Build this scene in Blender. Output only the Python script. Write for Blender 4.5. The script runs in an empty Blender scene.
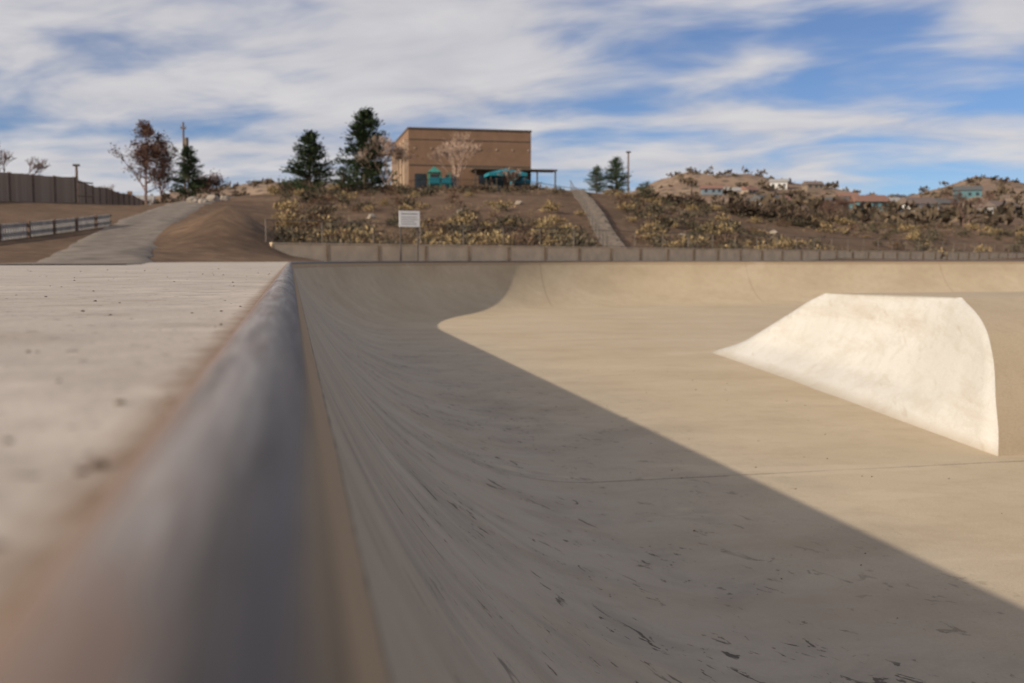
import bpy, math, random
import numpy as np
from mathutils import Vector, noise as mn
rng=np.random.default_rng(7); random.seed(7)
sc=bpy.context.scene
sc.view_settings.view_transform='Standard'; sc.view_settings.look='None'; sc.view_settings.exposure=0
D2R=math.radians
def polar(b,r): return (r*math.sin(D2R(b)), r*math.cos(D2R(b)))
# ---------------------------------------------------------------- materials
class M:
    def __init__(s,name,rough=.85,metal=0,spec=.3):
        s.m=bpy.data.materials.new(name); s.m.use_nodes=True; s.nt=s.m.node_tree
        s.b=s.nt.nodes['Principled BSDF']; s.b.inputs['Roughness'].default_value=rough
        s.b.inputs['Metallic'].default_value=metal; s.b.inputs['Specular IOR Level'].default_value=spec
        s.tc=s.nt.nodes.new('ShaderNodeTexCoord').outputs['Object']
    def n(s,t,**k):
        x=s.nt.nodes.new(t)
        for a,v in k.items(): setattr(x,a,v)
        return x
    def lk(s,a,b): s.nt.links.new(a,b)
    def map(s,scale=(1,1,1),rot=(0,0,0),loc=(0,0,0)):
        r=s.n('ShaderNodeMapping'); r.inputs['Rotation'].default_value=rot
        s.lk(s.tc,r.inputs[0]); 
        q=s.n('ShaderNodeMapping'); q.inputs['Scale'].default_value=scale; q.inputs['Location'].default_value=loc
        s.lk(r.outputs[0],q.inputs[0]); return q.outputs[0]
    def noise(s,scale,vec=None,detail=4,rough=.6,dist=0):
        x=s.n('ShaderNodeTexNoise'); x.inputs['Scale'].default_value=scale; x.inputs['Detail'].default_value=min(detail,4)
        x.inputs['Roughness'].default_value=rough; x.inputs['Distortion'].default_value=dist
        s.lk(vec if vec else s.tc,x.inputs['Vector']); return x.outputs['Fac']
    def ramp(s,f,lo,hi,a=0,b=1):
        x=s.n('ShaderNodeMapRange'); x.inputs[1].default_value=lo;x.inputs[2].default_value=hi
        x.inputs[3].default_value=a;x.inputs[4].default_value=b; s.lk(f,x.inputs[0]); return x.outputs[0]
    def math(s,op,a,b=None,c=None):
        x=s.n('ShaderNodeMath',operation=op)
        for i,v in enumerate((a,b,c)):
            if v is None: continue
            if isinstance(v,(int,float)): x.inputs[i].default_value=v
            else: s.lk(v,x.inputs[i])
        return x.outputs[0]
    def mix(s,f,a,b,mode='MIX'):
        x=s.n('ShaderNodeMix',data_type='RGBA',blend_type=mode)
        for i,v in ((0,f),(6,a),(7,b)):
            if isinstance(v,(int,float)): x.inputs[i].default_value=v
            elif isinstance(v,tuple): x.inputs[i].default_value=(*v,1) if len(v)==3 else v
            else: s.lk(v,x.inputs[i])
        return x.outputs[2]
    def col(s,c):
        if isinstance(c,tuple): s.b.inputs['Base Color'].default_value=(*c,1)
        else: s.lk(c,s.b.inputs['Base Color'])
    def bump(s,h,st=.3,dist=.01):
        x=s.n('ShaderNodeBump'); x.inputs['Strength'].default_value=st; x.inputs['Distance'].default_value=dist
        s.lk(h,x.inputs['Height']); s.lk(x.outputs[0],s.b.inputs['Normal'])
    def xyz(s):
        x=s.n('ShaderNodeSeparateXYZ'); s.lk(s.tc,x.inputs[0]); return x.outputs
def simple(name,c,rough=.8,metal=0,var=.25,scale=3,spec=.3):
    m=M(name,rough,metal,spec); f=m.noise(scale,detail=3)
    d=tuple(v*(1-var) for v in c); l=tuple(min(1,v*(1+var)) for v in c)
    m.col(m.mix(m.ramp(f,.3,.7),d,l)); return m.m
def foliage(name,dark,light,rough=.9):
    m=M(name,rough,0,.15); g=m.n('ShaderNodeNewGeometry')
    m.col(m.mix(g.outputs['Random Per Island'],dark,light)); return m.m
def concrete(name,a,b,stain,bowl=False,deck=False,white=False):
    m=M(name,.85,0,.25)
    big=m.noise(.45,detail=3,rough=.65); mid=m.noise(5,detail=4,rough=.7); fine=m.noise(70,detail=2,rough=.75)
    c=m.mix(m.ramp(big,.32,.68),a,b)
    c=m.mix(m.ramp(mid,.48,.72,0,.55),c,stain)
    c=m.mix(m.ramp(fine,.35,.75,0,.35),c,tuple(v*.55 for v in a))
    x,y,z=m.xyz()
    if bowl:
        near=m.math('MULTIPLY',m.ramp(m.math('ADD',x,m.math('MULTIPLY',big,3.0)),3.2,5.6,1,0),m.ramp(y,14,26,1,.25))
        c=m.mix(m.math('MULTIPLY',near,.65),c,(.345,.305,.26))  # shadow grey painted into the concrete colour over the shaded side of the bowl
        v=m.map((1.7,2.2,.9),(0,0,D2R(-24))); s1=m.noise(1.0,v,detail=4,rough=.62,dist=.4)
        c=m.mix(m.math('MULTIPLY',m.ramp(s1,.46,.66,0,.42),near),c,(.20,.175,.145))
        c=m.mix(m.math('MULTIPLY',m.ramp(s1,.42,.30,0,.3),near),c,(.47,.42,.36))
        # gouges and flaked spots, fewer on the steep upper part
        v2=m.map((24,12,12),(0,0,D2R(-32)),(3,1,7)); s2=m.noise(1.0,v2,detail=3,rough=.6,dist=.9)
        v4=m.map((9,4.2,4),(0,0,D2R(-30)),(13,1,7)); s4=m.noise(1.0,v4,detail=4,rough=.62,dist=.9)
        k=m.math('MAXIMUM',m.math('MULTIPLY',m.ramp(s2,.645,.68),m.ramp(s1,.44,.54)),m.math('MULTIPLY',m.ramp(s4,.63,.655),m.ramp(s1,.36,.48)))
        k=m.math('MULTIPLY',k,m.ramp(z,-1.0,-.25,1,.3))
        c=m.mix(m.math('MULTIPLY',m.math('MULTIPLY',k,.85),near),c,(.045,.036,.028))
        lip=m.math('ADD',z,m.math('MULTIPLY',m.noise(14,detail=3),.03))
        c=m.mix(m.ramp(lip,-.092,-.078,0,.75),c,(.36,.25,.15))
        c=m.mix(m.ramp(m.math('ABSOLUTE',m.math('ADD',lip,.09)),0,.006,.8,0),c,(.05,.04,.03))
        w=m.math('ADD',y,m.math('MULTIPLY',mid,.05))
        f=m.math('PINGPONG',m.math('SUBTRACT',w,6.75),6.0)
        flat=m.ramp(z,-1.40,-1.47)
        c=m.mix(m.math('MULTIPLY',m.ramp(f,.006,.018,.65,0),m.math('MULTIPLY',flat,m.ramp(mid,.35,.5,.4,1))),c,(.13,.095,.065))
        fx=m.math('PINGPONG',m.math('SUBTRACT',x,16.2),4.0)
        c=m.mix(m.math('MULTIPLY',m.ramp(fx,.01,.03,.4,0),m.math('MULTIPLY',m.ramp(y,28,29),m.ramp(flat,0,1,1,0))),c,(.2,.15,.1))
        v=m.map((.5,1.3,1),(0,0,.1),(4,2,0)); s=m.noise(1.0,v,detail=4,rough=.68)
        c=m.mix(m.ramp(s,.48,.68,0,.4),c,(.345,.265,.175))
        c=m.mix(m.ramp(s,.38,.33,0,.35),c,(.56,.46,.33))
    if deck:
        s=m.noise(7,detail=4,rough=.7,dist=.5)
        c=m.mix(m.ramp(s,.50,.70,0,.35),c,tuple(v*.5 for v in a))
        s5=m.noise(3.1,m.map((1,1,1),(0,0,0),(5,5,5)),detail=4,rough=.72)
        c=m.mix(m.ramp(s5,.52,.62,0,.45),c,(.57,.50,.43))
        sp=m.noise(42,detail=1); c=m.mix(m.ramp(sp,.69,.73,0,.8),c,(.07,.045,.03))
        c=m.mix(m.ramp(s5,.42,.34,0,.3),c,(.24,.18,.135))
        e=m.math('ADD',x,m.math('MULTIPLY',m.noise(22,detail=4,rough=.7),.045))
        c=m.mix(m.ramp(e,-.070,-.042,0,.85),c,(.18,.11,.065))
    if white:
        v=m.map((1.0,.45,3.5),(0,.3,.2)); s=m.noise(1.5,v,detail=4,rough=.7)
        c=m.mix(m.ramp(s,.48,.72,0,.55),c,(.40,.34,.26))
        v=m.map((6,.8,3),(0,.3,.5)); s=m.noise(1.5,v,detail=4,rough=.7)
        c=m.mix(m.ramp(s,.6,.68,0,.4),c,(.36,.30,.22))
        c=m.mix(m.ramp(m.math('ADD',z,m.math('MULTIPLY',mid,.1)),-1.45,-1.36,.6,0),c,(.33,.26,.18))
    m.col(c); m.bump(fine,.35,.006 if not deck else .003); return m.m

m_deck=concrete('deck_concrete',(.42,.36,.305),(.49,.425,.365),(.32,.265,.215),deck=True)
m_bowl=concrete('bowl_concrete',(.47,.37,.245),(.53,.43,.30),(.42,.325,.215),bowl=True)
m_white=concrete('white_painted_concrete',(.53,.505,.455),(.61,.58,.53),(.47,.435,.37),white=True)
m_tan=concrete('tan_concrete',(.43,.335,.225),(.49,.39,.27),(.37,.285,.19))

def steel():
    m=M('worn_steel',.5,.35,.5)
    v=m.map((30,1.6,30)); a=m.noise(1.6,v,detail=4,rough=.7); v2=m.map((60,9,60)); b=m.noise(1.2,v2,detail=3)
    c=m.mix(m.ramp(a,.35,.68),(.09,.07,.057),(.33,.275,.235))
    c=m.mix(m.ramp(b,.55,.75,0,.6),c,(.15,.08,.045))
    y=m.noise(2.2,detail=3,rough=.7)
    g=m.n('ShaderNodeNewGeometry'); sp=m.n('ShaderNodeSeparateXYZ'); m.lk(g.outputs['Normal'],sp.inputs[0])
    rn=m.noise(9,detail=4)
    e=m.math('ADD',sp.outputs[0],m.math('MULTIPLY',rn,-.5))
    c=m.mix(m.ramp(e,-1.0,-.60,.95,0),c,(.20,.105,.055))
    r2=m.noise(1.0,m.map((22,4,22),(0,0,0),(2,8,1)),detail=4,rough=.7)
    c=m.mix(m.ramp(r2,.52,.64,0,.7),c,(.17,.095,.055))
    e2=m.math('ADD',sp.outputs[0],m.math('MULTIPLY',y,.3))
    c=m.mix(m.ramp(e2,.15,.65,0,.85),c,(.065,.045,.034))  # side facing the bowl darkened by its normal: shade painted into the steel colour
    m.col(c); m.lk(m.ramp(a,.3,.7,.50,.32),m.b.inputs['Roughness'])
    m.bump(b,.2,.002); return m.m
m_steel=steel()

# ---------------------------------------------------------------- mesh helpers
def mk(name,v,f,mat=None,loc=(0,0,0),parent=None,smooth=False,rotz=0):
    me=bpy.data.meshes.new(name)
    v=np.asarray(v,dtype=float)
    me.from_pydata(v.tolist(),[], f if isinstance(f,list) else f.tolist()); me.update()
    mats=mat if isinstance(mat,(list,tuple)) else [mat]
    for q in mats:
        if q: me.materials.append(q)
    if smooth: me.polygons.foreach_set('use_smooth',[True]*len(me.polygons))
    o=bpy.data.objects.new(name,me); sc.collection.objects.link(o); o.location=loc; o.rotation_euler[2]=rotz
    if parent: o.parent=parent
    return o
def empty(name,loc,rotz=0):
    o=bpy.data.objects.new(name,None); sc.collection.objects.link(o); o.location=loc; o.rotation_euler[2]=rotz; o.empty_display_size=.3; return o
def boxes(lst):
    V=[];F=[]
    for (x0,x1,y0,y1,z0,z1) in lst:
        b=len(V); V+=[(x,y,z) for z in (z0,z1) for (x,y) in ((x0,y0),(x1,y0),(x1,y1),(x0,y1))]
        F+=[[b+3,b+2,b+1,b],[b+4,b+5,b+6,b+7]]+[[b+i,b+(i+1)%4,b+4+(i+1)%4,b+4+i] for i in range(4)]
    return V,F
def tubes(segs,sides=4):
    V=[];F=[]
    for p0,p1,r0,r1 in segs:
        p0=Vector(p0);p1=Vector(p1); d=(p1-p0)
        if d.length<1e-5: continue
        d.normalize(); u=d.orthogonal().normalized(); w=d.cross(u); b=len(V)
        for p,r in ((p0,r0),(p1,r1)):
            for i in range(sides):
                a=2*math.pi*i/sides; V.append(tuple(p+u*(r*math.cos(a))+w*(r*math.sin(a))))
        F+=[[b+i,b+(i+1)%sides,b+sides+(i+1)%sides,b+sides+i] for i in range(sides)]
        F+=[[b+sides-1-i for i in range(sides)],[b+sides+i for i in range(sides)]]
    return V,F
def quads(C,L,W,dirs=None,jit=.35):
    C=np.asarray(C,float); n=len(C); L=np.broadcast_to(L,(n,)).reshape(-1,1); W=np.broadcast_to(W,(n,)).reshape(-1,1)
    d=rng.normal(size=(n,3)) if dirs is None else np.asarray(dirs)+rng.normal(size=(n,3))*jit
    d/=np.linalg.norm(d,axis=1,keepdims=True)
    e=np.cross(d,rng.normal(size=(n,3))); e/=np.linalg.norm(e,axis=1,keepdims=True)
    P=np.stack([C-e*W*.5,C+d*L*.5-e*W*.35,C+d*L,C+d*L*.5+e*W*.5],1).reshape(-1,3)
    return P,np.arange(4*n).reshape(n,4)

# ---------------------------------------------------------------- bowl path
X0,Y1,X1,Y0=-.028,34.,46.,-9.
RC=13.5;RB=8.
def loop(s,extra=None):
    cs=[((X0+RC,Y1-RC),RC,180,90),((X1-RB,Y1-RB),RB,90,0),((X1-RB,Y0+RB),RB,0,-90),((X0+RB,Y0+RB),RB,-90,-180)]
    arcs=[]
    for (c,R,a0,a1) in cs:
        A=[]
        for i in range(65):
            a=D2R(a0+(a1-a0)*i/64); nx,ny=math.cos(a),math.sin(a); w=-s+(extra(nx,ny) if extra else 0)
            A.append((c[0]+nx*(R+w),c[1]+ny*(R+w)))
        arcs.append(A)
    out=[]
    for k in range(4):
        out+=arcs[k]; p=arcs[k][-1]; q=arcs[(k+1)%4][0]; n=60
        for i in range(1,n): out.append((p[0]+(q[0]-p[0])*i/n,p[1]+(q[1]-p[1])*i/n))
    return out
def ring(prof,extra=None):
    V=[];F=[];L=None
    for i,(s,z) in enumerate(prof):
        pts=loop(s, extra if i==len(prof)-1 else None); L=len(pts); V+=[(x,y,z) for x,y in pts]
    for i in range(len(prof)-1):
        for j in range(L):
            k=(j+1)%L; F.append([i*L+j,i*L+k,(i+1)*L+k,(i+1)*L+j])
    return V,F,L
TD=1.5;TR=2.2;th0=math.acos(1-TD/TR)
prof=[]
for i in range(41):
    t=th0*(1-i/40); prof.append((.03+TR*(math.sin(th0)-math.sin(t)),-TD+TR*(1-math.cos(t))))
V,F,L=ring(prof)
F.append([40*L+j for j in range(L)])
o=mk('skate_bowl',V,F,m_bowl,smooth=True)
pr=[(.04*math.cos(a),-.015+.04*math.sin(a)) for a in [2*math.pi*i/64 for i in range(65)]]
V,F,L=ring(pr); mk('steel_coping',V,F,m_steel,smooth=True)
ex=lambda nx,ny: 1.9*max(0,-nx)
V,F,L=ring([(-.033,0),(-.3,0),(-1,0),(-2.7,0)],extra=ex); mk('concrete_deck',V,F,m_deck)

# ---------------------------------------------------------------- skate ramp (hump)
N_=[(5.53,6.92,-1.52),(5.58,7.01,-1.28),(5.66,7.14,-1.07),(5.88,7.5,-.70),(6.12,7.96,-.47),(6.54,8.8,-.30)]
F_=[(6.93,15.9,-1.52),(7.15,15.2,-1.3),(7.27,14.8,-1.12),(7.37,13.9,-.74),(7.38,13.4,-.55),(7.4,12.9,-.40)]
def cr(P,t):
    n=len(P)-1; x=t*n; i=min(int(x),n-1); u=x-i
    g=lambda k: Vector(P[max(0,min(n,k))])
    a,b,c,d=g(i-1),g(i),g(i+1),g(i+2)
    return .5*((2*b)+(c-a)*u+(2*a-5*b+4*c-d)*u*u+(3*b-a-3*c+d)*u**3)
nu,nv=28,24
V=[];F=[];mi=[]
for j in range(nv+1):
    t=j/nv; a=cr(N_,t);b=cr(F_,t)
    for i in range(nu+1):
        u=i/nu; p=a.lerp(b,u)
        p.x+=.28*math.sin(math.pi*u)*math.sin(math.pi*t*.9); p.z-=.10*math.sin(math.pi*u)*math.sin(math.pi*t)
        p.x+=.018*mn.noise((p.y*1.5,p.z*3,1)); 
        V.append(tuple(p))
for j in range(nv):
    for i in range(nu):
        b=j*(nu+1)+i; F.append([b,b+1,b+nu+2,b+nu+1][::-1]); mi.append(0)
W=nu+1; b0=len(V)
for j in range(nv+1):
    p=V[j*W]; V.append((15.5,p[1]+.2,p[2]))
b1=len(V)
for j in range(nv+1):
    p=V[j*W+nu]; V.append((15.5,p[1]+.2,p[2]))
for j in range(nv):
    F.append([j*W,(j+1)*W,b0+j+1,b0+j][::-1]); mi.append(1)
    F.append([j*W+nu,(j+1)*W+nu,b1+j+1,b1+j]); mi.append(1)
top=[nv*W+i for i in range(W)]+[b1+nv,b0+nv]
F.append(top); mi.append(1)
o=mk('skate_ramp',V,F,[m_white,m_tan],smooth=False)
o.data.polygons.foreach_set('material_index',mi)
for p in o.data.polygons: p.use_smooth=p.material_index==0

# ---------------------------------------------------------------- terrain
def fence_r(b):
    sb,cb=np.sin(np.radians(b)),np.cos(np.radians(b)); return 31.17/np.maximum(.832*cb-.555*sb,.2)
bb=[-60,-15,-8,-1,5,15,19,22,28,40,60]
ZT=[4,4.2,4.3,6.0,6.6,6.8,6.2,5.4,4.4,3.4,3]
RT=[80,80,85,95,100,100,100,105,118,145,180]
ZM=[8,8,14,14,12,10,12,13,14,12,10]
rb=[-60,-15,-8,-5,-3.5,-1,2,5,15,19,21,22.5,24,26,28,30,32.5,34.6,37,40,60]
rz=[35,36,36,42,47,49,46,40,38,43,51,56,53,51,46,41,35,41,48,41,40]
def gz(X,Y):
    X=np.asarray(X,float);Y=np.asarray(Y,float)
    r=np.hypot(X,Y); b=np.degrees(np.arctan2(X,Y))
    bc=np.clip(b,-60,60); fr=fence_r(bc)+.8
    r0=np.where(bc>-1,fr,np.interp(bc,[-60,-8,-3,-1],[24,24,31,38.3]))
    rt=np.maximum(np.interp(bc,bb,RT),r0+20); zt=np.interp(bc,bb,ZT)
    t=np.clip((r-r0)/(rt-r0),0,1); s=t*t*(3-2*t)
    z=zt*(.55*t+.45*s)
    plat=7.5*np.exp(-(((bc-10)/9)**4)); zp=np.maximum(zt,plat)
    t2=np.clip((r-rt)/10,0,1); z=z+(zp-zt)*t2
    zm=np.interp(bc,bb,ZM); t3=np.clip((r-170)/130,0,1); z=z*(1-t3)+zm*t3
    zr=np.interp(bc,rb,rz); t4=np.clip((r-300)/400,0,1); z=z+(zr-zm)*(t4*t4*(3-2*t4))
    t5=np.clip((r-740)/900,0,1); z=z*(1-.75*t5)
    z+= 1.5*np.exp(-((bc+3.0)/2.5)**2-((r-42)/7)**2)
    fade=np.clip(1-(np.abs(b)-60)/40,0,1)
    return np.where(Y>-5,z,0)*np.where(np.abs(b)>60,fade,1)-.03
def gn(X,Y,z):
    r=math.hypot(X,Y)
    a=min(1,max(0,(r-45)/40))
    if a>0: z+=a*.35*mn.noise((X*.12,Y*.12,0))
    if r>200: z+=min(1,(r-200)/250)*(7*mn.noise((X*.012,Y*.012,3))+3*mn.noise((X*.04,Y*.04,5)))
    return z
def gzn(X,Y): return gn(X,Y,float(gz(X,Y)))
def axis(lo,hi,step,far_lo,far_hi):
    a=list(np.arange(lo,hi,step)); s=step;x=a[-1]
    while x<far_hi: s=min(s*1.035,13) if x<950 else s*1.15; x+=s;a.append(x)
    s=step;x=lo;pre=[]
    while x>far_lo: s*=1.1; x-=s; pre.append(x)
    return np.array(pre[::-1]+a)
ax=axis(-50,100,1.25,-3500,3500); ay=axis(-20,150,1.25,-2500,4000)
nx,ny=len(ax),len(ay)
GX,GY=np.meshgrid(ax,ay); GZ=gz(GX,GY)
V=[(x,y,gn(x,y,z)) for x,y,z in zip(GX.ravel().tolist(),GY.ravel().tolist(),GZ.ravel().tolist())]
def sdf_in(x,y):
    cx=(X0+X1)/2;cy=(Y0+Y1)/2; R_=RC if (x<cx and y>cy) else RB
    qx=abs(x-cx)-(X1-X0)/2+R_; qy=abs(y-cy)-(Y1-Y0)/2+R_
    return -(math.hypot(max(qx,0),max(qy,0))+min(max(qx,qy),0)-R_)
F=[]
for j in range(ny-1):
    for i in range(nx-1):
        cx=(ax[i]+ax[i+1])/2; cy=(ay[j]+ay[j+1])/2
        if -5<cx<50 and -14<cy<40 and sdf_in(cx,cy)>-1.6: continue
        b=j*nx+i; F.append([b,b+1,b+nx+1,b+nx])
def terr():
    m=M('dry_ground',.95,0,.1)
    a=m.noise(.12,detail=4,rough=.7); b=m.noise(1.5,detail=4,rough=.7); c_=m.noise(.02,detail=4,rough=.7)
    c=m.mix(m.ramp(a,.35,.65),(.10,.062,.04),(.175,.112,.07)); c=m.mix(m.ramp(b,.45,.7,0,.7),c,(.06,.04,.027))
    c=m.mix(m.ramp(b,.2,.44,.5,0),c,(.27,.195,.12))
    vo=m.n('ShaderNodeTexVoronoi'); vo.inputs['Scale'].default_value=.16; m.lk(m.tc,vo.inputs['Vector'])
    x,y,z=m.xyz(); far=m.ramp(y,160,320)
    fc=m.mix(m.ramp(c_,.35,.65),(.18,.12,.085),(.28,.20,.14)); fc=m.mix(m.ramp(vo.outputs['Distance'],.2,.45,.75,0),fc,(.07,.06,.045))
    c=m.mix(far,c,fc)
    m.col(c); return m.m
mk('ground',V,F,terr(),smooth=True)
def strip(name,pts,mat,w,lift=.05,n=60):
    P=[cr([(x,y,0) for x,y in pts],i/n) for i in range(n+1)]
    V=[];F=[]
    for i,p in enumerate(P):
        d=(P[min(i+1,n)]-P[max(i-1,0)]).normalized(); q=Vector((-d.y,d.x,0))
        ww=w(i/n) if callable(w) else w
        for k in range(9):
            o=p+q*ww*(k/8-.5)*(1+.2*mn.noise((p.x*.5,p.y*.5,k//8*5))); V.append((o.x,o.y,gzn(o.x,o.y)+(lift if 0<k<8 else -.12)))
    for i in range(n):
        for k in range(8):
            b=i*9+k; F.append([b,b+1,b+10,b+9][::-1])
    return mk(name,V,F,mat,smooth=True)
m_grav=simple('path_gravel',(.17,.138,.11),.95,var=.4,scale=1.4)
strip('gravel_path',[polar(-12,15),polar(-10.4,22),polar(-9.2,34),polar(-7.4,52),polar(-5.5,72),polar(-4.4,88),polar(-2.8,100)],m_grav,lambda t:2.6+1.2*t,.045)

# ---------------------------------------------------------------- low wall & chainlink fence
fs=Vector((-.7,37,0)); ang=math.atan2(.555,.832); FL=95
m_wall=simple('tan_board',(.78,.60,.40),.85,var=.15,scale=1.6)
m_post=simple('fence_metal',(.17,.14,.115),.6,.3)
bx=[];x=0
while x<FL: bx.append((x,x+2.42,-.06,.06,-.4,.62+random.uniform(-.01,.01))); x+=2.44
cap=[(0,FL,-.09,.09,.632,.67)]; ps=[(x*2.44-.06,x*2.44+.06,-.14,-.065,-.3,.60) for x in range(int(FL/2.44)+1)]
e=empty('low_retaining_wall',fs,ang)
v,f=boxes(bx); mk('panels',v,f,m_wall,parent=e); v,f=boxes(cap); mk('cap',v,f,m_wall,parent=e); v,f=boxes(ps); mk('pilasters',v,f,simple('pilaster',(.5,.37,.24)),parent=e)
e=empty('chain_link_fence',fs+Vector((-.3*.555,.3*.832,0)),ang)
sg=[];x=0
while x<FL: sg.append(((x,0,-.3),(x,0,1.52),.026,.026)); x+=2.44
sg+=[((0,0,1.5),(FL,0,1.5),.018,.018),((0,0,.72),(FL,0,.72),.012,.012)]
v,f=tubes(sg,6); mk('posts_and_rails',v,f,m_post,parent=e)
sg=[];x=-.8
while x<FL: sg+=[((max(x,0),0,.7+max(0,-x)),(x+.8,0,1.5),.003,.003),((x+.8,0,.7),(max(x,0),0,1.5-max(0,-x)),.003,.003)]; x+=.25
v,f=tubes(sg,3); mk('wire_mesh',v,f,m_post,parent=e)
sx,sy=polar(6.59,40.1); e=empty('park_sign',(sx,sy,0),ang*.3)
v,f=boxes([(-.42,.42,-.02,.02,1.35,1.98)]); o=mk('panel',v,f,simple('sign_white',(.75,.74,.72),.5,var=.04),parent=e)
v,f=boxes([(-.34,.34,-.024,-.0205,1.84,1.89),(-.34,.3,-.024,-.0205,1.72,1.75),(-.34,.34,-.024,-.0205,1.63,1.66),(-.34,.2,-.024,-.0205,1.54,1.57),(-.34,.28,-.024,-.0205,1.45,1.48)]); mk('lettering',v,f,simple('sign_ink',(.35,.34,.33)),parent=e)
v,f=boxes([(-.38,-.32,.021,.08,0,2.0),(.32,.38,.021,.08,0,2.0)]); mk('posts',v,f,m_post,parent=e)

# ---------------------------------------------------------------- left fences
def fence_line(name,A,B,h,mat,mat2,board=.2,gap=.02,th=.04,post=2.5,base=0):
    A=Vector((*A,0));B=Vector((*B,0));d=(B-A);Ln=d.length;d.normalize();q=Vector((-d.y,d.x,0));V=[];F=[];V2=[];F2=[]
    def bx_(a,b,o0,o1,z0,z1,V,F):
        s=len(V)
        for z in (0,1):
            for (t,o) in ((a,o0),(b,o0),(b,o1),(a,o1)):
                p=A+d*t+q*o; g=gzn(p.x,p.y) ; V.append((p.x,p.y,g+(z1 if z else z0)))
        F+= [[s+3,s+2,s+1,s],[s+4,s+5,s+6,s+7]]+[[s+i,s+(i+1)%4,s+4+(i+1)%4,s+4+i] for i in range(4)]
    t=0
    while t<Ln:
        bx_(t,t+board,-th/2,th/2,-.3+base,h+random.uniform(-.03,.03)*board*3,V,F); t+=board+gap
    t=0
    while t<Ln: bx_(t-.06,t+.06,-.09,.09,-.4+base,h+.05,V2,F2); t+=post
    t=0
    while t<Ln:
        bx_(t+.07,t+post-.07,th/2+.003,th/2+.07,h*.8,h*.8+.1,V2,F2); bx_(t+.07,t+post-.07,th/2+.003,th/2+.07,h*.25,h*.25+.1,V2,F2); t+=post
    e=empty(name,(0,0,0)); mk('boards',V,F,mat,parent=e); mk('posts',V2,F2,mat2,parent=e)
m_bf=foliage('weathered_boards',(.29,.21,.155),(.35,.27,.205)); m_bp=simple('fence_post',(.16,.11,.08))
fence_line('wooden_fence',polar(-22,62),polar(-11.0,80),1.85,m_bf,m_bp,.3,.012)
fence_line('wooden_fence',polar(-10.9,84),polar(-7.6,112),1.9,m_bf,m_bp,.3,.012)
fence_line('picket_fence',polar(-18,31),polar(-9.4,47),.5,simple('weathered_picket',(.36,.33,.30)),m_bp,.12,.10)

# ---------------------------------------------------------------- building
bz=7.45
e=empty('brown_stucco_building',(13.6,118,bz))
m_st=simple('brown_stucco',(.225,.135,.085),.9,var=.12,scale=.8); m_st2=simple('light_stucco',(.44,.31,.21),.9,var=.12)
m_gl=simple('dark_glass',(.03,.035,.04),.15,var=.1,spec=.6); m_tr=simple('metal_trim',(.10,.08,.065),.6); m_teal=simple('teal_canvas',(.02,.19,.24),.7,var=.15)
Wd,Dp,H=14.7,16,7.75
v,f=boxes([(0,Wd,0,Dp,-2,H)]); mk('walls',v,f,m_st,parent=e)
v,f=boxes([(-.08,Wd+.08,-.08,.22,H+.003,H+.2),(-.08,Wd+.08,Dp-.2,Dp+.08,H+.003,H+.2),(-.08,.2,.225,Dp-.205,H+.003,H+.2),(Wd-.2,Wd+.08,.225,Dp-.205,H+.003,H+.2)]); mk('parapet',v,f,m_tr,parent=e)
v,f=boxes([(.6+i*1.95,.82+i*1.95,-.06,-.003,H-2.3,H-2.1) for i in range(8)]); mk('scuppers',v,f,simple('scupper',(.34,.26,.19)),parent=e)
v,f=boxes([(0.02,Wd-.02,-.05,-.004,3.55,3.66),(0.02,Wd-.02,-.05,-.004,H-1.2,H-1.13)]); mk('reveals',v,f,m_tr,parent=e)
v,f=boxes([(.7,2.0,-.06,-.005,.4,2.6),(2.4,3.7,-.06,-.005,.4,2.6),(4.3,5.5,-.06,-.005,0,2.5),(8.3,9.6,-.06,-.005,.5,2.6),(10.0,11.3,-.06,-.005,.5,2.6),(11.9,13.6,-.06,-.005,0,2.6)]+[(-.06,-.005,1.6+3.4*i,3.4+3.4*i,.6,5.6) for i in range(4)]); mk('windows',v,f,m_gl,parent=e)
v,f=boxes([(-.55,-.004,.1+3.4*i,1.1+3.4*i,-1.5,6.6) for i in range(5)]); mk('pilasters',v,f,m_st2,parent=e)
v,f=boxes([(7.2,Wd+2.6,-2.6,-.06,3.0,3.15)]); mk('canopy',v,f,m_tr,parent=e)
v,f=boxes([(a,a+.15,-2.5,-2.35,-1,2.995) for a in (7.4,9.9,12.4,14.8,17.0)]); mk('canopy_posts',v,f,m_tr,parent=e)
v,f=boxes([(5.5,8.5,4,7,H-.5,H+.15)]); mk('roof_unit',v,f,m_tr,parent=e)
def shade(x,y,w,d,h,mat):
    z=gzn(x,y); e=empty('shade_canopy',(x,y,z))
    V=[(-w/2,-d/2,h),(w/2,-d/2,h),(w/2,d/2,h),(-w/2,d/2,h),(0,0,h+.6),(-w/2,-d/2,h-.35),(w/2,-d/2,h-.35),(w/2,d/2,h-.35),(-w/2,d/2,h-.35)]
    mk('canvas',V,[[0,1,4],[1,2,4],[2,3,4],[3,0,4],[0,5,6,1],[1,6,7,2],[2,7,8,3],[3,8,5,0]],mat,parent=e)
    v,f=tubes([((a*w*.45,b*d*.45,-.5),(a*w*.45,b*d*.45,h),.06,.06) for a in(-1,1) for b in(-1,1)],8); mk('posts',v,f,m_tr,parent=e)
shade(24.0,112.5,4.4,3,2.3,m_teal); shade(26.2,114.5,2.0,2,1.7,m_teal)
px,py=16.6,113.5; pz=gzn(px,py); e=empty('play_structure',(px,py,pz))
v,f=boxes([(-1.3,1.2,-.6,.8,1.0,1.12),(-1.25,-.1,-.65,-.601,1.13,1.7),(.1,1.2,-.65,-.601,1.13,1.7)]); mk('platform',v,f,m_teal,parent=e)
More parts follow.
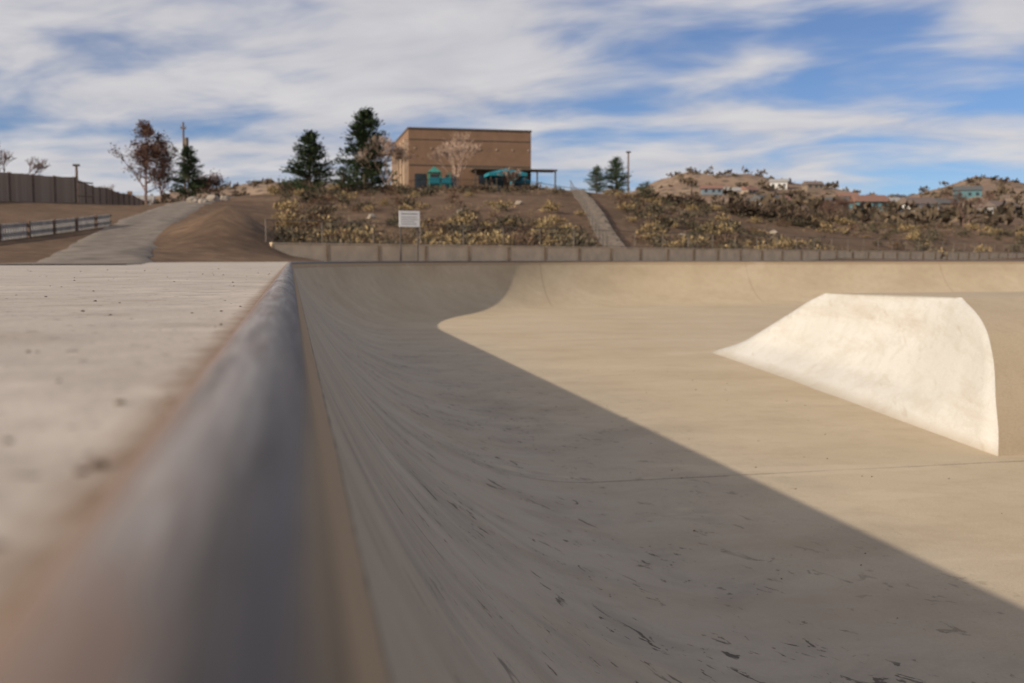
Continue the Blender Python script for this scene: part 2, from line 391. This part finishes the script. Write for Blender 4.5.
v,f=tubes([((a,b,-.4),(a,b,2.3),.06,.06) for a in(-1.2,0,1.1) for b in(-.55,.7)],6); mk('posts',v,f,simple('green_post',(.05,.22,.16)),parent=e)
mk('roof',[(-1.4,-.8,2.3),(.1,-.8,2.3),(.1,.9,2.3),(-1.4,.9,2.3),(-.65,0,3.0)],[[0,1,4],[1,2,4],[2,3,4],[3,0,4]],simple('green_roof',(.04,.2,.17)),parent=e)
mk('slide',[(1.2,-.3,1.1),(1.2,.3,1.1),(3.0,.3,.1),(3.0,-.3,.1),(1.2,-.3,1.35),(3.0,-.3,.35),(1.2,.3,1.35),(3.0,.3,.35)],[[0,1,2,3],[0,3,5,4],[1,6,7,2]],m_teal,parent=e)
sg=[];x=12.5
def rp(x): y=108.5+.02*(x-12); return (x,y,gzn(x,y))
while x<34:
    a=rp(x); sg.append(((a[0],a[1],a[2]-.3),(a[0],a[1],a[2]+1.3),.02,.02)); x+=.3
for x in np.arange(12.5,34,2.1):
    a=rp(x);b=rp(x+2.1)
    for h in (.2,1.25): sg.append(((a[0],a[1],a[2]+h),(b[0],b[1],b[2]+h),.03,.03))
v,f=tubes(sg,4); mk('iron_railing',v,f,simple('black_iron',(.03,.03,.03),.5))
m_conc2=simple('stair_concrete',(.19,.16,.135),.9)
A=Vector((*polar(18.6,55),0)); B=Vector((*polar(16.1,99),0)); V=[];F=[];n=60;d=(B-A).normalized();q=Vector((-d.y,d.x,0));sg=[]
for i in range(n):
    p=A.lerp(B,i/n);p2=A.lerp(B,(i+1)/n); z=max(gzn(p.x,p.y),gzn(p2.x,p2.y))+.10; s=len(V)
    for zz in(z-.7,z):
        for (c,o) in((p,-.65),(p,.65),(p2,.65),(p2,-.65)):
            w=c+q*o; V.append((w.x,w.y,zz))
    F+=[[s+3,s+2,s+1,s],[s+4,s+5,s+6,s+7]]+[[s+k,s+(k+1)%4,s+4+(k+1)%4,s+4+k] for k in range(4)]
    if i%4==0:
        w=p+q*.75; sg.append(((w.x,w.y,z-.5),(w.x,w.y,z+.9),.03,.03))
        p3=A.lerp(B,min(1,(i+4)/n)); w3=p3+q*.75; sg.append(((w.x,w.y,z+.9),(w3.x,w3.y,gzn(p3.x,p3.y)+1.02),.03,.03))
e=empty('concrete_stairs',(0,0,0)); mk('steps',V,F,m_conc2,parent=e); v,f=tubes(sg,5); mk('handrail',v,f,m_tr,parent=e)

# ---------------------------------------------------------------- poles
def pole(name,b,r,top,arm):
    x,y=polar(b,r); z=gzn(x,y); e=empty(name,(x,y,z)); h=top-z
    v,f=tubes([((0,0,-.5),(0,0,h),.14,.09)],8); mk('pole',v,f,m_bp,parent=e)
    if arm=='cross':
        v,f=boxes([(-.28,.28,-.06,.06,h-.7,h-.58)]); mk('crossarm',v,f,m_bp,parent=e)
        v,f=tubes([((a,0,h-.58),(a,0,h-.35),.05,.04) for a in(-.24,.24)],6); mk('insulators',v,f,m_post,parent=e)
        v,f=tubes([((.28,0,h-3),(.28,0,h-1.6),.22,.22)],10); mk('transformer',v,f,m_post,parent=e)
    else:
        v,f=boxes([(-.25,.25,-.12,.12,h+.002,h+.16)]); mk('lamp_heads',v,f,m_tr,parent=e)
pole('utility_pole',-5.55,112,14.4,'cross'); pole('street_lamp',18.97,112,11.7,'lamp'); pole('street_lamp',-10.9,86,7.3,'lamp'); pole('street_lamp',22.5,118,8.4,'lamp')

# ---------------------------------------------------------------- trees
m_bark=simple('bark',(.10,.07,.05),.95); m_barkl=simple('pale_bark',(.36,.26,.20),.95)
m_pine=foliage('pine_needles',(.010,.021,.010),(.06,.085,.038)); m_pine2=foliage('cedar_needles',(.02,.04,.02),(.09,.12,.06))
def conifer(name,b,r,h,w,mat,seed,sparse=1.0,low=.08,rnd=.82,ns=1.0):
    rs=np.random.default_rng(seed); x,y=polar(b,r); z=gzn(x,y); e=empty(name,(x,y,z-.1))
    segs=[];p=Vector((0,0,-.3)); n=8
    for i in range(n):
        q=Vector((rs.normal()*.04*h/8,rs.normal()*.04*h/8,h*(i+1)/n)); segs.append((p,q,.025*h*(1-i/n)+.02,.025*h*(1-(i+1)/n)+.015)); p=q
    C=[];Dr=[]
    nb=int(95*sparse)
    for k in range(nb):
        t=low+(1-low)*(k/nb)**.9; zz=h*t; env=(math.sin(min(1,(1-t)/rnd)*math.pi/2)**.85)*(.55+.45*min(1,(t-low+.12)/.25))
        L_=w*.5*env*rs.uniform(.5,1.25)+.12*h/8; a=rs.uniform(0,6.283); up=rs.uniform(-.1,.45)
        d=Vector((math.cos(a),math.sin(a),up)).normalized(); s=Vector((0,0,zz)); en=s+d*L_
        segs.append((s,en,.02+.006*h*(1-t),.01))
        m=int(20+46*L_/(w*.5))
        u=rs.uniform(.2,1.05,m)[:,None]; c=np.array(s)+np.array(d)*L_*u+rs.normal(size=(m,3))*(.055*w)*np.array([1,1,.55])
        C.append(c); Dr.append(np.tile(np.array(d)+[0,0,.35],(m,1)))
    C=np.concatenate(C);Dr=np.concatenate(Dr)
    v,f=tubes(segs,5); mk('trunk_and_limbs',v,f,m_bark,parent=e)
    P,Q=quads(C,ns*rs.uniform(.2,.45,len(C))*h/7,ns*rs.uniform(.08,.19,len(C))*h/7,Dr); mk('needles',P,Q,mat,parent=e)
conifer('pine_tree',1.1,92,5.5,4.0,m_pine,1,1.4,rnd=.85,ns=1.1); conifer('pine_tree',4.15,106,9.0,5.2,m_pine,22,1.8,.05,rnd=.9,ns=.95)
conifer('pine_tree',2.9,100,2.6,2.4,m_pine,31,.8)
conifer('pine_tree',-5.35,84,4.3,2.4,m_pine,3,1.1); conifer('juniper_tree',17.2,100,2.7,2.2,m_pine2,4,1.0); conifer('juniper_tree',18.3,100,3.8,2.7,m_pine2,5,1.1,rnd=.95)
conifer('juniper_tree',20.0,104,2.2,2.6,m_pine2,6,.6)
def bare(name,b,r,h,spread,seed,mat,leafmat=None,nleaf=0,lv=5,multi=1,leader=False,thick=1.0,wide=1.0):
    rs=random.Random(seed); x,y=polar(b,r); z=gzn(x,y); e=empty(name,(x,y,z-.1)); segs=[];tips=[]
    def grow(p,d,L,rad,l):
        k=3
        for i in range(k):
            d=(d+Vector((rs.gauss(0,.12),rs.gauss(0,.12),.06))).normalized(); q=p+d*(L/k); r2=rad*(1-.12); segs.append((p,q,rad,r2)); p=q; rad=r2
            if l<=2: tips.append(p)
        if l==0: return
        for i in range(rs.choice((2,3,3))):
            v=Vector((rs.gauss(0,1),rs.gauss(0,1),rs.gauss(0,.4))).normalized()
            grow(p,(d+v*spread).normalized(),L*rs.uniform(.66,.86),max(rad*.66,.014*thick),l-1)
    if leader:
        p=Vector((0,0,0)); n=18
        for i in range(n):
            t=i/n; q=p+Vector((rs.gauss(0,.06*h/8),rs.gauss(0,.06*h/8),h/n)); rr=.02*h*(1-t)+.02; segs.append((p,q,rr,rr*.95))
            if t>.12:
                for _ in range(rs.choice((1,2,3,3))):
                    a=rs.uniform(0,6.28); d=Vector((math.cos(a),math.sin(a),rs.uniform(.35,.9))).normalized()
                    env=min(1,(1-t)*1.3+.08)*min(1,.6+t*2)
                    grow(q,d,h*.15*wide*env*rs.uniform(.5,1.4),rr*.45,3)
            p=q
    else:
        for m_ in range(multi):
            a=6.28*m_/multi; grow(Vector((0,0,0)),Vector((.25*math.cos(a)*(multi>1),.25*math.sin(a)*(multi>1),1)).normalized(),h*.26,.022*h/(multi**.4)*thick,lv)
    v,f=tubes(segs,3); mk('branches',v,f,mat,parent=e)
    if leafmat:
        T=np.array([tips[rs.randrange(len(tips))] for _ in range(nleaf)])+rng.normal(size=(nleaf,3))*.18
        P,Q=quads(T,.24,.14); mk('dry_leaves',P,Q,leafmat,parent=e)
m_rleaf=foliage('rust_leaves',(.05,.028,.02),(.15,.08,.055)); m_redbark=simple('reddish_bark',(.13,.08,.065),.95)
bare('bare_tree',-7.5,96,7.2,.6,11,m_redbark,m_rleaf,2600,leader=True,wide=1.1)
bare('bare_tree',-6.7,100,6.0,.6,41,m_redbark,m_rleaf,2200,leader=True)
bare('bare_tree',-4.2,105,4.0,.6,12,m_redbark,m_rleaf,1300,4,4)
bare('bare_tree',9.3,107,6.4,.55,13,m_barkl,None,0,6,3,thick=1.4)
bare('bare_tree',5.3,104,6.0,.55,14,m_barkl,m_rleaf,350,6,4,thick=1.2)
bare('bare_tree',-14.3,100,6.4,.6,15,m_redbark,None,0,6,2,thick=1.6)
bare('bare_tree',-15.6,96,4.8,.6,16,m_redbark,None,0,5,2,thick=1.6)
bare('bare_tree',-11.8,104,3.6,.6,16,m_redbark,None,0,5,2,thick=1.6)
bare('bare_tree',-9.6,120,4.6,.6,17,m_redbark,None,0,5,2,thick=1.6)
bare('bare_tree',12.4,112,3.2,.6,18,m_barkl,m_rleaf,200,5,3)
bare('bare_tree',30.5,170,6.5,.6,19,m_redbark,m_rleaf,700,5,3,thick=1.6)
bare('bare_tree',36.6,190,8,.6,20,m_redbark,m_rleaf,600,5,3,thick=1.6)

# ---------------------------------------------------------------- shrubs
def shrubs(name,items,mat,per=110,L=.28,Wq=.07,up=1.0,minr=.25):
    C=[];Dr=[];S=[]
    for (x,y,s) in items:
        z=gzn(x,y); m=per; d=rng.normal(size=(m,3)); d[:,2]=np.abs(d[:,2])*up+.1; d/=np.linalg.norm(d,axis=1,keepdims=True)
        nl=4; lob=rng.normal(size=(nl,3))*.22*s; lob[:,2]=np.abs(lob[:,2])*.5; k=rng.integers(0,nl,m)
        rr=rng.uniform(minr,1,m)[:,None]; c=np.array([x,y,z])+lob[k]+d*rr*s*np.array([.42,.42,.42])
        C.append(c);Dr.append(d+[0,0,.3]);S.append(np.full(m,s))
    C=np.concatenate(C);Dr=np.concatenate(Dr);S=np.concatenate(S)
    P,Q=quads(C,L*S*rng.uniform(.6,1.3,len(S)),Wq*S*rng.uniform(.7,1.5,len(S)),Dr,.5); mk(name,P,Q,mat)
def scatter(n,b0,b1,smin,smax,ra=2,rb_=8,pw=1.0,patch=-.15):
    out=[]
    while len(out)<n:
        b=random.uniform(b0,b1); r0=float(fence_r(b))+ra if b>-1 else 36; rt=float(np.interp(b,bb,RT))+rb_
        r=r0+(rt-r0)*random.random()**pw; x,y=polar(b,r)
        if mn.noise((x*.08,y*.08,9))+random.uniform(-.3,.3)<patch: continue
        sp=np.interp(r,[55,99],[18.6,16.1])
        if abs(b-sp)<1.3: continue
        if b<-1 and abs(b-np.interp(r,[22,34,52,72,88],[-10.6,-9.5,-7.6,-5.6,-4.4]))<3: continue
        if y>107 and 10<x<32: continue
        s=random.uniform(smin,smax); out.append((x,y,s))
    return out
shrubs('rabbitbrush',scatter(170,-1,42,.6,1.6,patch=-.02),foliage('rabbitbrush_leaf',(.12,.085,.045),(.43,.315,.16)),200,.17,.08)
shrubs('sagebrush',scatter(330,-1,42,.6,1.6),foliage('sagebrush_leaf',(.035,.03,.02),(.16,.13,.085)),160,.18,.08)
shrubs('dry_brush',scatter(230,-1,42,.5,1.3),foliage('dry_brush_stem',(.05,.03,.02),(.19,.12,.075)),110,.22,.07)
shrubs('dry_grass',scatter(1500,-1,42,.2,.45),foliage('dry_grass_blade',(.11,.075,.045),(.34,.245,.15)),22,.5,.09,2)
it=[]
for i in range(60):
    b=random.uniform(19.5,30); r=random.uniform(105,125); x,y=polar(b,r); it.append((x,y,random.uniform(1.2,2.6)))
for i in range(26):
    b=random.uniform(-7,3.5); r=random.uniform(95,104); x,y=polar(b,r); it.append((x,y,random.uniform(.9,2.0)))
for i in range(22):
    b=random.uniform(5,14); r=random.uniform(101,106); x,y=polar(b,r); it.append((x,y,random.uniform(.7,1.3)))
shrubs('dark_brush',it,foliage('dark_brush_leaf',(.03,.023,.018),(.13,.09,.06)),220,.2,.08)
it=[]
for i in range(1500):
    b=random.uniform(-9,44); r=random.uniform(170,720); x,y=polar(b,r); it.append((x,y,random.uniform(1.5,4.5)))
shrubs('distant_scrub',it,foliage('distant_scrub_leaf',(.045,.038,.028),(.16,.115,.075)),22,.5,.35)
def boulder(x,y,s,seed):
    import bmesh
    bm=bmesh.new(); bmesh.ops.create_icosphere(bm,subdivisions=3,radius=s)
    for v in bm.verts:
        k=1+.35*mn.noise(v.co*1.3/s+Vector((seed,0,0)))+.1*mn.noise(v.co*4/s); v.co*=k; v.co.z*=.7
    me=bpy.data.meshes.new('boulder'); bm.to_mesh(me); bm.free(); me.materials.append(m_rock)
    o=bpy.data.objects.new('boulder',me); sc.collection.objects.link(o); o.location=(x,y,gzn(x,y)+s*.2)
m_rock=simple('boulder_stone',(.30,.25,.20),.95,var=.35,scale=1.5)
for i,(b,r,s) in enumerate([(-5.1,78,.5),(-4.6,77,.4),(-4.1,79,.55),(-3.5,80,.4),(5.6,103,.6),(6.4,104,.5),(7.2,102,.5),(13.5,104,.7),(14.6,103,.5),(8.6,103.5,.4),(2.5,60,.25),(4.5,66,.3),(9.5,72,.3),(12.8,80,.3),(22,74,.3),(27,90,.35)]):
    boulder(*polar(b,r),s,i*3.1)

# ---------------------------------------------------------------- houses
def house(b,r,w,d,h,rot,wc,rc):
    x,y=polar(b,r); z=gzn(x,y)-.5; e=empty('house',(x,y,z),rot)
    v,f=boxes([(-w/2,w/2,-d/2,d/2,-1.5,h)]); mk('walls',v,f,simple('siding',wc,var=.08),parent=e)
    o=.5;rh=h+d*.28
    V=[(-w/2-o,-d/2-o,h),(w/2+o,-d/2-o,h),(w/2+o,d/2+o,h),(-w/2-o,d/2+o,h),(-w/2-o,0,rh),(w/2+o,0,rh)]
    mk('roof',V,[[0,1,5,4],[2,3,4,5],[0,4,3],[1,2,5]],simple('roofing',rc,var=.15),parent=e)
    v,f=boxes([(w*k-.6,w*k+.6,-d/2-.05,-d/2-.003,1.0,2.3) for k in(-.32,.05,.34)]); mk('windows',v,f,m_gl,parent=e)
    v,f=boxes([(w*.15,w*.15+.6,.5,1.1,rh-1.2,rh+.6)]); mk('chimney',v,f,m_st,parent=e)
cols=[(.32,.25,.19),(.60,.58,.55),(.22,.17,.13),(.16,.20,.23),(.38,.30,.22),(.28,.27,.26),(.10,.20,.22)]; rcs=[(.16,.12,.10),(.1,.1,.1),(.22,.12,.09),(.30,.28,.26)]
for i,(b,r,w) in enumerate([(25.3,330,9),(26.6,390,10),(27.6,440,10),(28.7,350,8),(29.6,450,10),(30.3,400,8),(31.9,290,8),(32.8,430,10),(34.3,300,9),(35.4,400,10),(23.6,470,9),(24.6,500,9),(38.2,340,10),(36.7,460,10),(25.6,520,8),(27.2,560,9),(29,560,9),(33.3,560,10),(30.8,520,9),(-9.0,150,9)]):
    house(b,r,w,7,2.6+(i%2)*.6,random.uniform(-.6,.6),cols[i%7],rcs[i%4])

# ---------------------------------------------------------------- debris on deck / floor
def bits(name,items,mat):
    V=[];F=[]
    for (x,y,z,s) in items:
        b=len(V); a=random.uniform(0,6.28); n=6
        for lay in (0,1):
            for i in range(n):
                q=a+6.283*i/n; rr=s*random.uniform(.6,1.1)*(1-.35*lay); V.append((x+rr*math.cos(q),y+rr*.7*math.sin(q),z-.0005+lay*s*random.uniform(.3,.8)))
        F+=[[b+i,b+(i+1)%n,b+n+(i+1)%n,b+n+i] for i in range(n)]+[[b+n+i for i in range(n)]]
    mk(name,V,F,mat)
it=[(-.078,.43,0,.0055),(-.083,.42,0,.0035),(-.16,.32,0,.004),(-.115,.335,0,.004),(-.13,.5,0,.003),(-.10,.62,0,.004)]
for i in range(120):
    y=random.uniform(.3,9); it.append((-.085-random.random()**1.5*y*.6,y,0,random.uniform(.001,.003)*(1+y*.2)))
bits('gravel_bits',it,simple('dark_debris',(.08,.055,.035)))
bits('leaf_bit',[(-.15,.53,0,.004)],simple('yellow_leaf',(.45,.36,.06)))
it=[]
for i in range(60):
    x=random.uniform(2.2,5.5);y=random.uniform(2,14); it.append((x,y,-1.5,random.uniform(.003,.010)))
bits('dry_leaf_litter',it,simple('litter',(.10,.065,.04)))

# ---------------------------------------------------------------- light
az=19; el=23.9
sdir=Vector((-math.cos(D2R(az))*math.cos(D2R(el)),-math.sin(D2R(az))*math.cos(D2R(el)),math.sin(D2R(el))))
l=bpy.data.lights.new('sun','SUN'); l.energy=5.0; l.angle=D2R(.6); l.color=(1,.885,.73)
o=bpy.data.objects.new('sun',l); sc.collection.objects.link(o); o.rotation_euler=sdir.to_track_quat('Z','Y').to_euler()
w=bpy.data.worlds.new('World'); sc.world=w; w.use_nodes=True; nt=w.node_tree; nt.nodes.clear()
def nd(t,**k):
    x=nt.nodes.new(t)
    for a,v in k.items(): setattr(x,a,v)
    return x
lk=nt.links.new
def mth(op,a,b=None):
    x=nd('ShaderNodeMath',operation=op)
    for i,v in enumerate((a,b)):
        if v is None: continue
        if isinstance(v,(int,float)): x.inputs[i].default_value=v
        else: lk(v,x.inputs[i])
    return x.outputs[0]
sky=nd('ShaderNodeTexSky',sky_type='NISHITA'); sky.sun_disc=False; sky.sun_elevation=D2R(el)
sky.sun_rotation=math.atan2(sdir.x,sdir.y); sky.air_density=1.0; sky.dust_density=.2; sky.ozone_density=3.0; sky.altitude=1800
tc=nd('ShaderNodeTexCoord'); sp=nd('ShaderNodeSeparateXYZ'); lk(tc.outputs['Generated'],sp.inputs[0])
zz=mth('ADD',mth('MAXIMUM',sp.outputs[2],0),.15)
u=mth('DIVIDE',sp.outputs[0],zz); v=mth('DIVIDE',sp.outputs[1],zz)
cb=nd('ShaderNodeCombineXYZ'); lk(u,cb.inputs[0]); lk(v,cb.inputs[1])
def cn(scale,loc,rot,sc_,detail,rough,dist):
    m1=nd('ShaderNodeMapping'); m1.inputs['Rotation'].default_value=(0,0,rot); lk(cb.outputs[0],m1.inputs[0])
    m2=nd('ShaderNodeMapping'); m2.inputs['Scale'].default_value=sc_; m2.inputs['Location'].default_value=loc; lk(m1.outputs[0],m2.inputs[0])
    n=nd('ShaderNodeTexNoise'); n.inputs['Scale'].default_value=scale; n.inputs['Detail'].default_value=detail; n.inputs['Roughness'].default_value=rough; n.inputs['Distortion'].default_value=dist
    lk(m2.outputs[0],n.inputs['Vector']); return n.outputs['Fac']
a=cn(.95,(6.4,4.2,0),.35,(.8,1.1,1),3,.5,.3); b=cn(2.6,(7,2,0),.6,(.8,1.15,1),4,.56,.3)
f=mth('ADD',mth('MULTIPLY',a,.64),mth('MULTIPLY',b,.36))
f=mth('SUBTRACT',f,mth('MULTIPLY',u,.024))
mr=nd('ShaderNodeMapRange'); mr.interpolation_type='SMOOTHSTEP'; mr.inputs[1].default_value=.36; mr.inputs[2].default_value=.55; mr.inputs[3].default_value=0.08; mr.inputs[4].default_value=.95; lk(f,mr.inputs[0])
cr_=nd('ShaderNodeValToRGB'); cr_.color_ramp.elements[0].position=.32; cr_.color_ramp.elements[0].color=(5.4,5.35,5.8,1); cr_.color_ramp.elements[1].position=.68; cr_.color_ramp.elements[1].color=(7.0,6.8,6.85,1)
lk(b,cr_.inputs[0])
tint=nd('ShaderNodeMix',data_type='RGBA',blend_type='MULTIPLY'); tint.inputs[0].default_value=1; tint.inputs[7].default_value=(.64,.76,.95,1); lk(sky.outputs[0],tint.inputs[6])
mx=nd('ShaderNodeMix',data_type='RGBA'); lk(mr.outputs[0],mx.inputs[0]); lk(tint.outputs[2],mx.inputs[6]); lk(cr_.outputs[0],mx.inputs[7])
bg=nd('ShaderNodeBackground'); bg.inputs[1].default_value=.097; lk(mx.outputs[2],bg.inputs[0])
ow=nd('ShaderNodeOutputWorld'); lk(bg.outputs[0],ow.inputs[0])

# ---------------------------------------------------------------- camera
cd=bpy.data.cameras.new('camera'); cam=bpy.data.objects.new('camera',cd); sc.collection.objects.link(cam); sc.camera=cam
cd.sensor_width=36; cd.lens=35.16; cd.clip_start=.01; cd.clip_end=9000
cam.location=(0,0,.085); cam.rotation_euler=(D2R(90-4.72),0,D2R(-12.41))
cd.dof.use_dof=True; cd.dof.focus_distance=2.8; cd.dof.aperture_fstop=4.9
